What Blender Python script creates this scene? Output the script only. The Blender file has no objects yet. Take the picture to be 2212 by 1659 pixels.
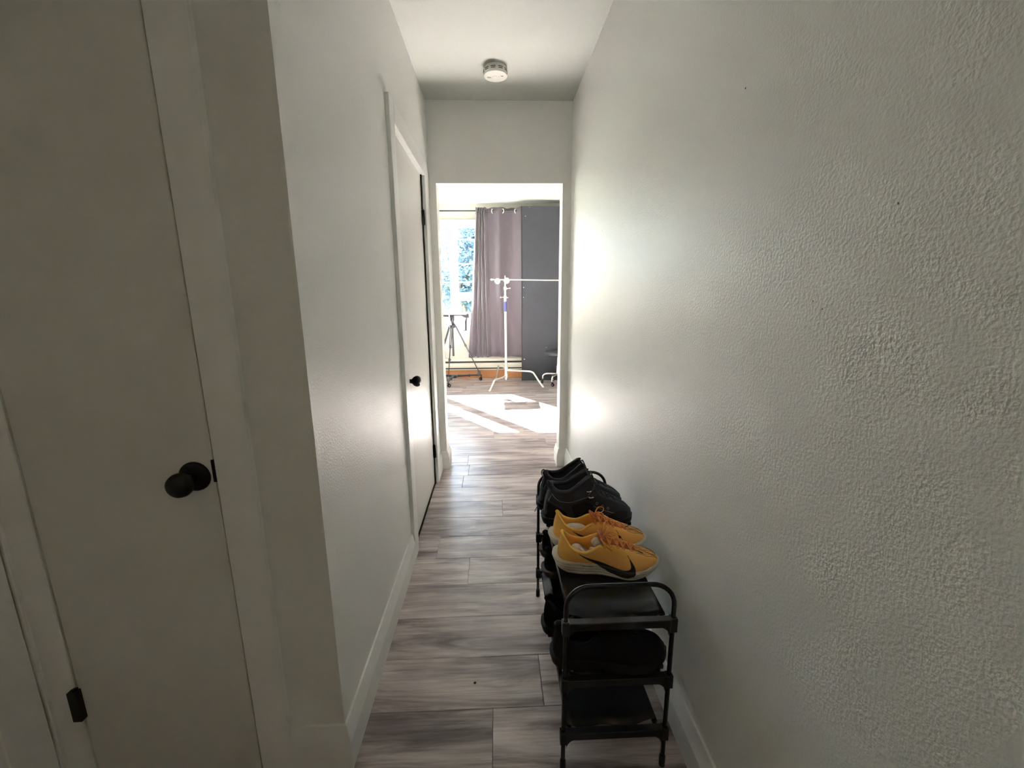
import bpy, bmesh, math, random
from mathutils import Vector, Matrix, noise
from mathutils.bvhtree import BVHTree
random.seed(7)
sc = bpy.context.scene
COL = sc.collection
PI = math.pi

# ------------------------------------------------------------------ camera
W_PX, F_PX = 2212.0, 922.0
def make_camera(pitch, yaw, roll, h):
    p, y, r = map(math.radians, (pitch, yaw, roll))
    F = Vector((math.sin(y)*math.cos(p), math.cos(y)*math.cos(p), -math.sin(p)))
    R = Vector((math.cos(y), -math.sin(y), 0)); U = R.cross(F)
    c, s = math.cos(r), math.sin(r)
    R2 = c*R + s*U; U2 = -s*R + c*U
    m = Matrix((R2, U2, -F)).transposed().to_4x4()
    m.translation = Vector((0, 0, h))
    cd = bpy.data.cameras.new('camera'); co = bpy.data.objects.new('camera', cd)
    COL.objects.link(co); co.matrix_world = m
    cd.sensor_fit = 'HORIZONTAL'; cd.sensor_width = 36.0; cd.lens = 36.0*F_PX/W_PX
    cd.clip_start = 0.02; cd.clip_end = 300
    sc.camera = co
make_camera(11.72, 2.13, -0.48, 1.30)

# ------------------------------------------------------------------ light
SUN_DIR = Vector((0.70, -1.0, -0.785)).normalized()
world = bpy.data.worlds.new('sky'); sc.world = world; world.use_nodes = True
wn = world.node_tree; wn.nodes.clear()
wo = wn.nodes.new('ShaderNodeOutputWorld'); wb = wn.nodes.new('ShaderNodeBackground')
sky = wn.nodes.new('ShaderNodeTexSky'); sky.sky_type = 'NISHITA'; sky.sun_disc = False
sky.sun_elevation = math.radians(32.7); sky.sun_rotation = math.atan2(-0.70, 1.0)
sky.air_density = 1.0; sky.dust_density = 1.5
wn.links.new(sky.outputs[0], wb.inputs[0]); wb.inputs[1].default_value = 0.27
wn.links.new(wb.outputs[0], wo.inputs[0])
sl = bpy.data.lights.new('sun', 'SUN'); sl.energy = 156.0; sl.angle = math.radians(0.55); sl.color = (1.0, 0.955, 0.83)
so = bpy.data.objects.new('sun', sl); COL.objects.link(so)
so.rotation_euler = SUN_DIR.to_track_quat('-Z', 'Y').to_euler(); so.location = (-6, 12, 8)
# light portal in the window opening (guides sampling of the sky, gives no light itself)
pl = bpy.data.lights.new('window_portal', 'AREA'); pl.shape = 'RECTANGLE'; pl.size = 2.0; pl.size_y = 1.5
pl.cycles.is_portal = True
po = bpy.data.objects.new('window_portal', pl); COL.objects.link(po)
po.location = (-1.4, 6.99, 1.66); po.rotation_euler = Vector((0, -1, 0)).to_track_quat('-Z', 'Y').to_euler()
# unseen warm fill lamp added behind the camera for the near walls
al = bpy.data.lights.new('near_wall_fill', 'AREA'); al.shape = 'DISK'; al.size = 0.3; al.energy = 0.42; al.color = (1.0, 0.78, 0.50)
ao = bpy.data.objects.new('near_wall_fill', al); COL.objects.link(ao); ao.location = (-0.3, -1.0, 2.5)
sc.view_settings.view_transform = 'Standard'; sc.view_settings.look = 'None'
sc.view_settings.exposure = 2.53; sc.view_settings.gamma = 1.0; sc.view_settings.use_curve_mapping = False
cy = sc.cycles
cy.max_bounces = 14; cy.diffuse_bounces = 10; cy.glossy_bounces = 5; cy.transparent_max_bounces = 12
cy.sample_clamp_indirect = 8.0; cy.caustics_reflective = True; cy.caustics_refractive = False
cy.use_denoising = True
try: cy.denoiser = 'OPENIMAGEDENOISE'
except Exception: pass

# ------------------------------------------------------------------ materials
MATS = {}
def srgb(r, g, b):
    f = lambda c: (c/255/12.92) if c/255 <= 0.04045 else ((c/255+0.055)/1.055)**2.4
    return (f(r), f(g), f(b), 1)
def mat(name, col, rough=0.5, metal=0.0, bump=None, spec=0.5, coat=0.0, var=None, sheen=0.0):
    """col: linear rgba. bump: (scale, strength, distance). var: (scale, colour2, low, high)"""
    m = bpy.data.materials.new(name); m.use_nodes = True
    nt = m.node_tree; b = nt.nodes['Principled BSDF']
    b.inputs['Base Color'].default_value = col
    b.inputs['Roughness'].default_value = rough; b.inputs['Metallic'].default_value = metal
    b.inputs['Specular IOR Level'].default_value = spec
    b.inputs['Coat Weight'].default_value = coat
    if sheen: b.inputs['Sheen Weight'].default_value = sheen
    tc = nt.nodes.new('ShaderNodeTexCoord')
    if var:
        n = nt.nodes.new('ShaderNodeTexNoise'); n.inputs['Scale'].default_value = var[0]; n.inputs['Detail'].default_value = 5
        nt.links.new(tc.outputs['Object'], n.inputs['Vector'])
        r = nt.nodes.new('ShaderNodeMapRange'); r.inputs[1].default_value = var[2]; r.inputs[2].default_value = var[3]
        nt.links.new(n.outputs[0], r.inputs[0])
        x = nt.nodes.new('ShaderNodeMix'); x.data_type = 'RGBA'
        x.inputs[6].default_value = col; x.inputs[7].default_value = var[1]
        nt.links.new(r.outputs[0], x.inputs[0]); nt.links.new(x.outputs[2], b.inputs['Base Color'])
    if bump:
        n = nt.nodes.new('ShaderNodeTexNoise'); n.inputs['Scale'].default_value = bump[0]; n.inputs['Detail'].default_value = 2.5
        nt.links.new(tc.outputs['Object'], n.inputs['Vector'])
        bp = nt.nodes.new('ShaderNodeBump'); bp.inputs['Strength'].default_value = bump[1]; bp.inputs['Distance'].default_value = bump[2]
        nt.links.new(n.outputs[0], bp.inputs['Height']); nt.links.new(bp.outputs[0], b.inputs['Normal'])
    MATS[name] = m
    return m
M_WALL = mat('wall_paint', (0.80, 0.805, 0.78, 1), 0.42, spec=0.30, bump=(165, 0.42, 0.0032), var=(1.6, (0.785, 0.785, 0.76, 1), 0.45, 0.7))
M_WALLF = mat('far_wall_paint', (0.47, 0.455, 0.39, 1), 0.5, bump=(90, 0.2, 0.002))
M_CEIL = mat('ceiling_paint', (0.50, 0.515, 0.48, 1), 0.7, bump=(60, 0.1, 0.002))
M_TRIM = mat('trim_paint', (0.86, 0.865, 0.85, 1), 0.32, bump=(30, 0.05, 0.002))
M_DOOR = mat('door_paint', (0.72, 0.715, 0.68, 1), 0.33, bump=(45, 0.06, 0.002))
M_DARKCORE = mat('subfloor', (0.03, 0.025, 0.02, 1), 0.9)
M_BLACKMETAL = mat('black_hardware', (0.006, 0.006, 0.007, 1), 0.45, spec=0.3)
M_RACK = mat('black_powder_coat', (0.006, 0.006, 0.008, 1), 0.25, spec=0.5)
M_RACKPL = mat('black_plastic', (0.006, 0.006, 0.008, 1), 0.42)
M_SHELF = mat('black_shelf_sheet', (0.007, 0.0078, 0.011, 1), 0.32, spec=0.4, bump=(35, 0.3, 0.003))
M_YEL = mat('yellow_knit', (0.92, 0.50, 0.10, 1), 0.75, bump=(650, 0.7, 0.0012), var=(9, (0.90, 0.42, 0.12, 1), 0.45, 0.6), sheen=0.15)
M_YELC = mat('yellow_collar', (0.94, 0.56, 0.12, 1), 0.8, bump=(700, 0.3, 0.001))
M_ORL = mat('orange_lace', (0.83, 0.33, 0.09, 1), 0.8, bump=(900, 0.4, 0.001))
M_TONG = mat('orange_tongue', (0.55, 0.15, 0.07, 1), 0.8, bump=(500, 0.3, 0.001))
M_FOAM = mat('cream_foam', (0.66, 0.62, 0.52, 1), 0.6, bump=(300, 0.25, 0.001), var=(25, (0.5, 0.46, 0.38, 1), 0.5, 0.8))
M_OUTS = mat('outsole_rubber', (0.10, 0.08, 0.07, 1), 0.7)
M_BROWNS = mat('brown_rubber', (0.045, 0.028, 0.022, 1), 0.65)
M_BLK = mat('black_leather', (0.046, 0.049, 0.058, 1), 0.95, spec=0.12, bump=(220, 0.5, 0.002), var=(14, (0.062, 0.065, 0.075, 1), 0.4, 0.7), sheen=0.04)  # camera veil flare put into the boot colour, black lifted to bluish grey
M_BLK2 = mat('black_knit', (0.011, 0.011, 0.014, 1), 0.9, spec=0.15, bump=(260, 0.5, 0.002))
M_BLKR = mat('black_rubber', (0.008, 0.008, 0.009, 1), 0.6, spec=0.35, bump=(80, 0.2, 0.001))
M_BLKM = mat('black_lining', (0.050, 0.052, 0.062, 1), 0.95, spec=0.12, bump=(400, 0.4, 0.001), sheen=0.05)  # lifted by the same veil flare as the boot leather
M_STITCH = mat('grey_piping', (0.20, 0.20, 0.22, 1), 0.6)
M_PRINT = mat('black_print', (0.016, 0.012, 0.012, 1), 0.5)
M_PRINTO = mat('olive_print', (0.10, 0.075, 0.015, 1), 0.6)
M_SOCK = mat('sock_cotton', (0.80, 0.76, 0.70, 1), 0.9, bump=(260, 0.5, 0.002))
M_STEEL = mat('chrome', (0.85, 0.84, 0.80, 1), 0.22, metal=1.0)
M_WHMET = mat('bright_steel', (0.88, 0.86, 0.80, 1), 0.35, metal=0.6)
M_BLUET = mat('blue_tape', (0.06, 0.07, 0.22, 1), 0.5)
M_TRIPOD = mat('tripod_black', (0.03, 0.03, 0.035, 1), 0.4)
M_TRAYTOP = mat('tray_aluminium', (0.75, 0.74, 0.72, 1), 0.35, metal=0.5)
M_CURT = mat('mauve_curtain', (0.098, 0.080, 0.094, 1), 0.85, bump=(500, 0.2, 0.001), sheen=0.2)
M_ROD = mat('rod_black', (0.02, 0.018, 0.02, 1), 0.35)
M_PANEL = mat('black_board', (0.031, 0.033, 0.040, 1), 0.75, bump=(60, 0.15, 0.002), var=(3, (0.036, 0.039, 0.047, 1), 0.4, 0.7))
M_PANELE = mat('board_edge', (0.02, 0.018, 0.02, 1), 0.8)
M_SCREW = mat('white_fleck', (0.8, 0.78, 0.75, 1), 0.5)
M_WOODO = mat('orange_wood', (0.52, 0.22, 0.085, 1), 0.5, var=(7, (0.60, 0.28, 0.12, 1), 0.4, 0.7))
M_HEAT = mat('heater_enamel', (0.76, 0.73, 0.62, 1), 0.4)
M_HEATD = mat('heater_slot', (0.04, 0.036, 0.03, 1), 0.7)
M_PVC = mat('window_pvc', (0.85, 0.85, 0.83, 1), 0.35)
M_SEAT = mat('stool_vinyl', (0.03, 0.032, 0.037, 1), 0.4)
M_DET = mat('detector_plastic', (0.80, 0.79, 0.73, 1), 0.4)
M_DETD = mat('detector_dark', (0.05, 0.04, 0.035, 1), 0.8)
M_DETP = mat('detector_print', (0.35, 0.34, 0.32, 1), 0.7)
M_BARK = mat('bark', (0.22, 0.18, 0.14, 1), 0.9, bump=(20, 0.6, 0.02))
M_HOUSE = mat('house_siding', (0.22, 0.32, 0.40, 1), 0.7)
M_ROOF = mat('roof_shingle', (0.16, 0.15, 0.15, 1), 0.9)
M_GROUND = mat('lawn', (0.05, 0.09, 0.04, 1), 0.95, var=(2, (0.08, 0.09, 0.05, 1), 0.4, 0.7))
M_WIRE = mat('cable', (0.6, 0.6, 0.6, 1), 0.5)
M_DEBRIS = mat('speck_brown', (0.03, 0.02, 0.015, 1), 0.9)

# foliage: diffuse + translucent
def foliage(name, c, ct):
    m = bpy.data.materials.new(name); m.use_nodes = True; nt = m.node_tree; nt.nodes.clear()
    o = nt.nodes.new('ShaderNodeOutputMaterial'); d = nt.nodes.new('ShaderNodeBsdfDiffuse'); t = nt.nodes.new('ShaderNodeBsdfTranslucent')
    a = nt.nodes.new('ShaderNodeMixShader'); d.inputs[0].default_value = c; t.inputs[0].default_value = ct; a.inputs[0].default_value = 0.5
    nt.links.new(d.outputs[0], a.inputs[1]); nt.links.new(t.outputs[0], a.inputs[2]); nt.links.new(a.outputs[0], o.inputs[0]); return m
M_LEAF = foliage('leaves', (0.15, 0.20, 0.25, 1), (0.17, 0.24, 0.31, 1))  # bluish haze outside is put into the leaf colour
# window glass: blue cast of the hazy view put into the pane tint, lets light straight through
def glass():
    m = bpy.data.materials.new('window_glass'); m.use_nodes = True; nt = m.node_tree; nt.nodes.clear()
    o = nt.nodes.new('ShaderNodeOutputMaterial'); t = nt.nodes.new('ShaderNodeBsdfTransparent'); g = nt.nodes.new('ShaderNodeBsdfGlossy')
    a = nt.nodes.new('ShaderNodeMixShader'); lw = nt.nodes.new('ShaderNodeLayerWeight'); lw.inputs[0].default_value = 0.5; fr = nt.nodes.new('ShaderNodeMath'); fr.operation = 'POWER'; fr.inputs[1].default_value = 5.0; nt.links.new(lw.outputs['Facing'], fr.inputs[0])
    t.inputs[0].default_value = (0.905, 0.95, 1.0, 1); g.inputs['Roughness'].default_value = 0.02
    nt.links.new(fr.outputs[0], a.inputs[0]); nt.links.new(t.outputs[0], a.inputs[1]); nt.links.new(g.outputs[0], a.inputs[2])
    nt.links.new(a.outputs[0], o.inputs[0]); return m
M_GLASS = glass()

def wood():
    m = bpy.data.materials.new('grey_laminate'); m.use_nodes = True; nt = m.node_tree; L = nt.links
    b = nt.nodes['Principled BSDF']; N = nt.nodes.new
    tc = N('ShaderNodeTexCoord'); oi = N('ShaderNodeObjectInfo')
    off = N('ShaderNodeVectorMath'); off.operation = 'MULTIPLY'; off.inputs[1].default_value = (37.0, 91.0, 13.0)
    cmb = N('ShaderNodeCombineXYZ')
    for i in range(3): L.new(oi.outputs['Random'], cmb.inputs[i])
    L.new(cmb.outputs[0], off.inputs[0])
    add = N('ShaderNodeVectorMath'); add.operation = 'ADD'; L.new(tc.outputs['Object'], add.inputs[0]); L.new(off.outputs[0], add.inputs[1])
    def nz(sx, sy, detail, rough, dist=0.0):
        mp = N('ShaderNodeMapping'); mp.inputs['Scale'].default_value = (sx, sy, 1); L.new(add.outputs[0], mp.inputs[0])
        n = N('ShaderNodeTexNoise'); n.inputs['Scale'].default_value = 1; n.inputs['Detail'].default_value = detail
        n.inputs['Roughness'].default_value = rough; n.inputs['Distortion'].default_value = dist
        L.new(mp.outputs[0], n.inputs[0]); return n
    big = nz(1.8, 13, 4, 0.6, 0.9); fine = nz(5, 120, 5, 0.65, 0.3); cloud = nz(2.5, 5, 3, 0.5, 0.4)
    saw = nz(90, 6, 3, 0.6)
    r1 = N('ShaderNodeValToRGB'); e = r1.color_ramp.elements
    e[0].position = 0.30; e[0].color = srgb(112, 101, 100); e[1].position = 0.66; e[1].color = srgb(200, 190, 188)
    k = e.new(0.43); k.color = srgb(152, 141, 140)
    k = e.new(0.52); k.color = srgb(178, 168, 166)
    L.new(big.outputs[0], r1.inputs[0])
    def mix(bt, fac, a, bb):
        x = N('ShaderNodeMix'); x.data_type = 'RGBA'; x.blend_type = bt; x.inputs[0].default_value = fac
        L.new(a, x.inputs[6]); L.new(bb, x.inputs[7]); return x.outputs[2]
    r2 = N('ShaderNodeValToRGB'); e = r2.color_ramp.elements; e[0].position = 0.3; e[0].color = (0.50, 0.48, 0.48, 1); e[1].position = 0.56; e[1].color = (1, 1, 1, 1)
    L.new(fine.outputs[0], r2.inputs[0])
    r3 = N('ShaderNodeValToRGB'); e = r3.color_ramp.elements; e[0].position = 0.32; e[0].color = (0.52, 0.47, 0.50, 1); e[1].position = 0.60; e[1].color = (1, 1, 1, 1)
    L.new(cloud.outputs[0], r3.inputs[0])
    c = mix('MULTIPLY', 0.62, r1.outputs[0], r2.outputs[0]); c = mix('MULTIPLY', 0.7, c, r3.outputs[0])
    hv = N('ShaderNodeHueSaturation'); mr = N('ShaderNodeMapRange'); mr.inputs[3].default_value = 1.06; mr.inputs[4].default_value = 1.36
    L.new(oi.outputs['Random'], mr.inputs[0]); L.new(mr.outputs[0], hv.inputs['Value']); L.new(c, hv.inputs['Color'])
    L.new(hv.outputs[0], b.inputs['Base Color'])
    b.inputs['Roughness'].default_value = 0.30; b.inputs['Specular IOR Level'].default_value = 0.38
    ad = N('ShaderNodeMath'); ad.operation = 'ADD'; L.new(fine.outputs[0], ad.inputs[0]); L.new(saw.outputs[0], ad.inputs[1])
    bp = N('ShaderNodeBump'); bp.inputs['Strength'].default_value = 0.22; bp.inputs['Distance'].default_value = 0.0012
    L.new(ad.outputs[0], bp.inputs['Height']); L.new(bp.outputs[0], b.inputs['Normal'])
    return m
M_FLOOR = wood()

# ------------------------------------------------------------------ helpers
def link(name, me, parent=None, m=None, smooth=False, loc=None):
    o = bpy.data.objects.new(name, me); COL.objects.link(o)
    if m is not None and len(me.materials) == 0: me.materials.append(m)
    if smooth:
        for p in me.polygons: p.use_smooth = True
        if smooth != 'all':
            try: me.set_sharp_from_angle(angle=math.radians(smooth if smooth is not True else 40))
            except Exception: pass
    if parent: o.parent = parent
    if loc: o.location = loc
    return o
def obj(name, bm, m, parent=None, smooth=False, loc=None):
    bmesh.ops.recalc_face_normals(bm, faces=bm.faces)
    me = bpy.data.meshes.new(name); bm.to_mesh(me); bm.free()
    return link(name, me, parent, m, smooth, loc)
def BM(): return bmesh.new()
def box(bm, x0, x1, y0, y1, z0, z1, bev=0.0, seg=1):
    r = bmesh.ops.create_cube(bm, size=1.0)
    vs = r['verts']
    for v in vs:
        v.co = Vector(((x0+x1)/2 + v.co.x*(x1-x0), (y0+y1)/2 + v.co.y*(y1-y0), (z0+z1)/2 + v.co.z*(z1-z0)))
    if bev > 0:
        es = list({e for v in vs for e in v.link_edges})
        bmesh.ops.bevel(bm, geom=es, offset=bev, segments=seg, profile=0.5, affect='EDGES')
    return bm
def frame_at(t, up=Vector((0, 0, 1))):
    t = t.normalized()
    if abs(t.dot(up)) > 0.97: up = Vector((1, 0, 0)) if abs(t.x) < 0.9 else Vector((0, 1, 0))
    a = up.cross(t).normalized(); b = t.cross(a).normalized()
    return a, b
def catmull(pts, n=6, closed=False):
    P = [Vector(p) for p in pts]; out = []
    N = len(P); rng = range(N) if closed else range(N-1)
    for i in rng:
        p0 = P[(i-1) % N] if (closed or i > 0) else P[0]*2-P[1]
        p1 = P[i]; p2 = P[(i+1) % N]
        p3 = P[(i+2) % N] if (closed or i+2 < N) else P[-1]*2-P[-2]
        for k in range(n):
            t = k/n
            out.append(0.5*((2*p1) + (p2-p0)*t + (2*p0-5*p1+4*p2-p3)*t*t + (3*p1-p0-3*p2+p3)*t**3))
    if not closed: out.append(P[-1].copy())
    return out
def tube(bm, pts, r, seg=8, closed=False, flat=1.0, up=Vector((0, 0, 1)), caps=True):
    """sweep; r a number or list; flat squashes along the second axis"""
    P = [Vector(p) for p in pts]; n = len(P); rings = []
    a = None
    for i, p in enumerate(P):
        if closed: t = P[(i+1) % n]-P[i-1]
        else: t = (P[min(i+1, n-1)]-P[max(i-1, 0)])
        t.normalize()
        if a is None: a, b = frame_at(t, up)
        else:
            a = (a-t*a.dot(t)); a.normalize(); b = t.cross(a)
        rr = r[i] if isinstance(r, (list, tuple)) else r
        rings.append([bm.verts.new(p + a*(rr*math.cos(2*PI*k/seg)) + b*(rr*flat*math.sin(2*PI*k/seg))) for k in range(seg)])
    m = n if closed else n-1
    for i in range(m):
        A, B = rings[i], rings[(i+1) % n]
        for k in range(seg): bm.faces.new((A[k], A[(k+1) % seg], B[(k+1) % seg], B[k]))
    if caps and not closed:
        bm.faces.new(rings[0][::-1]); bm.faces.new(rings[-1])
    return bm
def cyl(bm, p0, p1, r, seg=16, r1=None):
    tube(bm, [p0, p1], [r, r1 if r1 is not None else r], seg); return bm
def lathe(bm, prof, origin=(0, 0, 0), axis=(0, 0, 1), seg=32):
    """prof: (radius, distance along axis)"""
    o = Vector(origin); ax = Vector(axis).normalized(); a, b = frame_at(ax); rings = []
    for r, d in prof:
        if r < 1e-6: rings.append([bm.verts.new(o+ax*d)])
        else: rings.append([bm.verts.new(o+ax*d+a*r*math.cos(2*PI*k/seg)+b*r*math.sin(2*PI*k/seg)) for k in range(seg)])
    for A, B in zip(rings, rings[1:]):
        for k in range(seg):
            k2 = (k+1) % seg
            if len(A) == 1 and len(B) == 1: continue
            if len(A) == 1: bm.faces.new((A[0], B[k], B[k2]))
            elif len(B) == 1: bm.faces.new((A[k], A[k2], B[0]))
            else: bm.faces.new((A[k], A[k2], B[k2], B[k]))
    if len(rings[0]) > 1: bm.faces.new(rings[0][::-1])
    if len(rings[-1]) > 1: bm.faces.new(rings[-1])
    return bm
def empty(name, loc=(0, 0, 0), rz=0.0):
    o = bpy.data.objects.new(name, None); COL.objects.link(o); o.location = loc; o.rotation_euler = (0, 0, rz)
    o.empty_display_size = 0.05
    return o
def tag(o, label=None, cat=None, group=None, kind=None):
    if label: o['label'] = label
    if cat: o['category'] = cat
    if group: o['group'] = group
    if kind: o['kind'] = kind
    return o
def struct(o, label, cat): return tag(o, label, cat, kind='structure')

# ------------------------------------------------------------------ dimensions
XL, XR = -0.436, 0.534            # hall walls
YN, YF, YF2 = 0.988, 3.11, 3.24   # near wall with closet door, partition with the opening
ZC, ZC2 = 2.55, 2.65
YW = 6.80                          # window wall
OL, OR_, OZ = -0.387, 0.474, 2.045
FX0, FX1 = -2.9, 2.3
YB = -1.6
VX = -1.20                         # side wall of the entry

# ------------------------------------------------------------------ shell
b = box(BM(), FX0-.1, FX1+.1, YB-.1, YW+.25, -0.06, -0.0085)
floor = struct(obj('floor', b, M_DARKCORE), 'grey wood-look laminate floor of boards laid across the hallway', 'floor')
P0, PW = 1.135, 0.203
fixed = {3: -0.148, 0: 0.138, 8: -0.25, 6: 0.025, 9: 1.0, 1: 0.75, 2: -0.9, 4: 0.9, 5: -0.95, 7: 0.7}
PL = 1.22
def plank(x0, x1, y0, y1):
    g = 0.0006
    bm = BM(); hx, hy = (x1-x0)/2-g, (y1-y0)/2-g; ch = 0.0014
    vs = []
    for (ax, ay, z) in ((hx, hy, -0.0085), (hx, hy, -ch), (hx-ch, hy-ch, 0)):
        vs.append([bm.verts.new((sx*ax, sy*ay, z)) for sx, sy in ((-1, -1), (1, -1), (1, 1), (-1, 1))])
    for A, B in zip(vs, vs[1:]):
        for k in range(4): bm.faces.new((A[k], A[(k+1) % 4], B[(k+1) % 4], B[k]))
    bm.faces.new(vs[-1]); bm.faces.new(vs[0][::-1])
    o = obj('plank', bm, M_FLOOR, floor, loc=((x0+x1)/2, (y0+y1)/2, 0))
rnd = random.Random(3)
k = math.floor((YB-P0)/PW)
while P0+k*PW < YW:
    y0, y1 = max(P0+k*PW, YB), min(P0+(k+1)*PW, YW)
    if y0 < YF2-.05: lo, hi = (VX, XR) if y0 < YN else (XL, XR)
    else: lo, hi = -1.6, 2.25
    if YF-.3 < y0 < YF2+.1: lo, hi = min(lo, -0.6), max(hi, 0.7)
    lo, hi = lo-.005, hi+.005
    j = fixed.get(k, rnd.uniform(-0.6, 0.6))
    xs = [j+PL*i for i in range(-4, 5)]; xs = [lo]+[x for x in xs if lo+.03 < x < hi-.03]+[hi]
    for a, c in zip(xs, xs[1:]): plank(a, c, y0, y1)
    k += 1
tag(obj('speck', box(BM(), -0.094, -0.086, 1.224, 1.232, 0, 0.004, 0.0015), M_DEBRIS), 'tiny dark crumb lying on the hallway floor boards', 'crumb')

def wall(name, boxes, m, label):
    bm = BM()
    for q in boxes: box(bm, *q)
    return struct(obj(name, bm, m), label, 'wall')
wr = wall('wall_right', [(XR, XR+.12, YB, YF, 0, ZC+.2)], M_WALL, 'long textured off-white wall on the right of the hallway')
for hy, hz, hr in ((0.986, 1.723, .0013), (0.580, 1.415, .0010), (0.711, 1.287, .0007), (0.687, 1.274, .0008), (2.2, 1.61, .0012)):
    b = BM(); ph_ = [b.verts.new((XR-.0005, hy+hr*math.cos(t*PI/4), hz+hr*1.6*math.sin(t*PI/4))) for t in range(8)]; b.faces.new(ph_)
    r2_ = bmesh.ops.extrude_face_region(b, geom=list(b.faces)); [setattr(v, 'co', v.co+Vector((.0008, 0, 0))) for v in r2_['geom'] if isinstance(v, bmesh.types.BMVert)]
    obj('nail_hole', b, M_DEBRIS, wr)
# hall left wall, with the door opening
DY0, DY1, DZ = 2.04, 2.83, 2.03
wall('wall_left', [(XL-.12, XL, YN, DY0, 0, ZC+.2), (XL-.12, XL, DY1, YF, 0, ZC+.2), (XL-.12, XL, DY0, DY1, DZ, ZC+.2)], M_WALL, 'off-white hallway wall on the left around the white door')
CX0, CX1 = -1.105, -0.670
wall('wall_near', [(VX-.1, CX0-.004, YN, YN+.11, 0, ZC+.2), (CX1+.004, XL-.12, YN, YN+.11, 0, ZC+.2), (CX0, CX1, YN, YN+.11, DZ, ZC+.2)], M_WALL, 'shaded beige wall beside and above the closet door')
wall('wall_side', [(VX-.1, VX, YB, YN, 0, ZC+.2)], M_WALL, 'shaded wall at the left edge beside the closet door casing')
wall('wall_back', [(FX0-.1, FX1+.1, YB-.1, YB, 0, ZC+.2)], M_WALL, 'wall behind the photographer')
wall('wall_front', [(FX0, OL, YF, YF2, 0, ZC2+.1), (OR_, FX1, YF, YF2, 0, ZC2+.1), (OL, OR_, YF, YF2, OZ, ZC2+.1)], M_WALL, 'off-white wall at the end of the hallway around the open doorway')
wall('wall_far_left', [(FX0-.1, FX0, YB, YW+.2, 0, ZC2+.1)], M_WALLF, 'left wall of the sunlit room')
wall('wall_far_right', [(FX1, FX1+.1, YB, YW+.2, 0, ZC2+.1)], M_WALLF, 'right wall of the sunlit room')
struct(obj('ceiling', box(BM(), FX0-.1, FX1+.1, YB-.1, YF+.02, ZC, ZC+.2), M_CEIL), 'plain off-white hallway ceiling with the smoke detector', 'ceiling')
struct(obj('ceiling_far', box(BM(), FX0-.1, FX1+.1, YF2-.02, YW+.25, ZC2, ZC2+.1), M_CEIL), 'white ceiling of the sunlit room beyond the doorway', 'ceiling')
# window wall
WX0, WX1, WZ0, WZ1 = -2.47, 0.13, 0.93, 2.40
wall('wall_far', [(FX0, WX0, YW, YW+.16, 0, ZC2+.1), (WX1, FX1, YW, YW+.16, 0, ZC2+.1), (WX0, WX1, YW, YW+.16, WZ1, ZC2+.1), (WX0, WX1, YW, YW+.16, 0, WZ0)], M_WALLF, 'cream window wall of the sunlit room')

# ------------------------------------------------------------------ baseboards (mitred sweep)
PROF = [(0, 0), (0.018, 0), (0.018, 0.088), (0.006, 0.138), (0, 0.140)]
def sweep_profile(bm, path, prof):
    """path: 2-D points; profile offset to the LEFT of travel"""
    P = [Vector(p) for p in path]; n = len(P); rings = []
    for i, p in enumerate(P):
        d0 = (P[i]-P[i-1]).normalized() if i > 0 else None
        d1 = (P[i+1]-P[i]).normalized() if i < n-1 else None
        n0 = Vector((-d0.y, d0.x)) if d0 else None; n1 = Vector((-d1.y, d1.x)) if d1 else None
        if n0 is None: m = n1
        elif n1 is None: m = n0
        else:
            m = (n0+n1).normalized(); m = m/max(0.2, m.dot(n0))
        rings.append([bm.verts.new((p.x+m.x*d, p.y+m.y*d, z)) for d, z in prof])
    for A, B in zip(rings, rings[1:]):
        for k in range(len(prof)): bm.faces.new((A[k], A[(k+1) % len(prof)], B[(k+1) % len(prof)], B[k]))
    bm.faces.new(rings[0][::-1]); bm.faces.new(rings[-1])
def baseboard(name, path, label, m=None, prof=PROF):
    bm = BM(); sweep_profile(bm, path, prof)
    return struct(obj(name, bm, m or M_TRIM), label, 'baseboard')
baseboard('baseboard_left', [(XL, 1.949), (XL, YN), (-0.581, YN)], 'white baseboard along the left hallway wall and round its near corner')
baseboard('baseboard_right', [(XR, YB), (XR, YF), (OR_, YF), (OR_, YF2), (FX1, YF2)], 'white baseboard along the right hallway wall into the doorway')
baseboard('baseboard_front', [(-2.8, YF2), (OL, YF2), (OL, YF), (XL, YF), (XL, 2.927)], 'white baseboard wrapping the left side of the open doorway')
# orange wooden base under the heater on the window wall
bw = BM(); box(bw, FX0, 1.3, YW-.022, YW, 0, 0.135, 0.003)
struct(obj('baseboard_far', bw, M_WOODO), 'orange-stained wooden baseboard under the heater in the sunlit room', 'baseboard')

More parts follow.
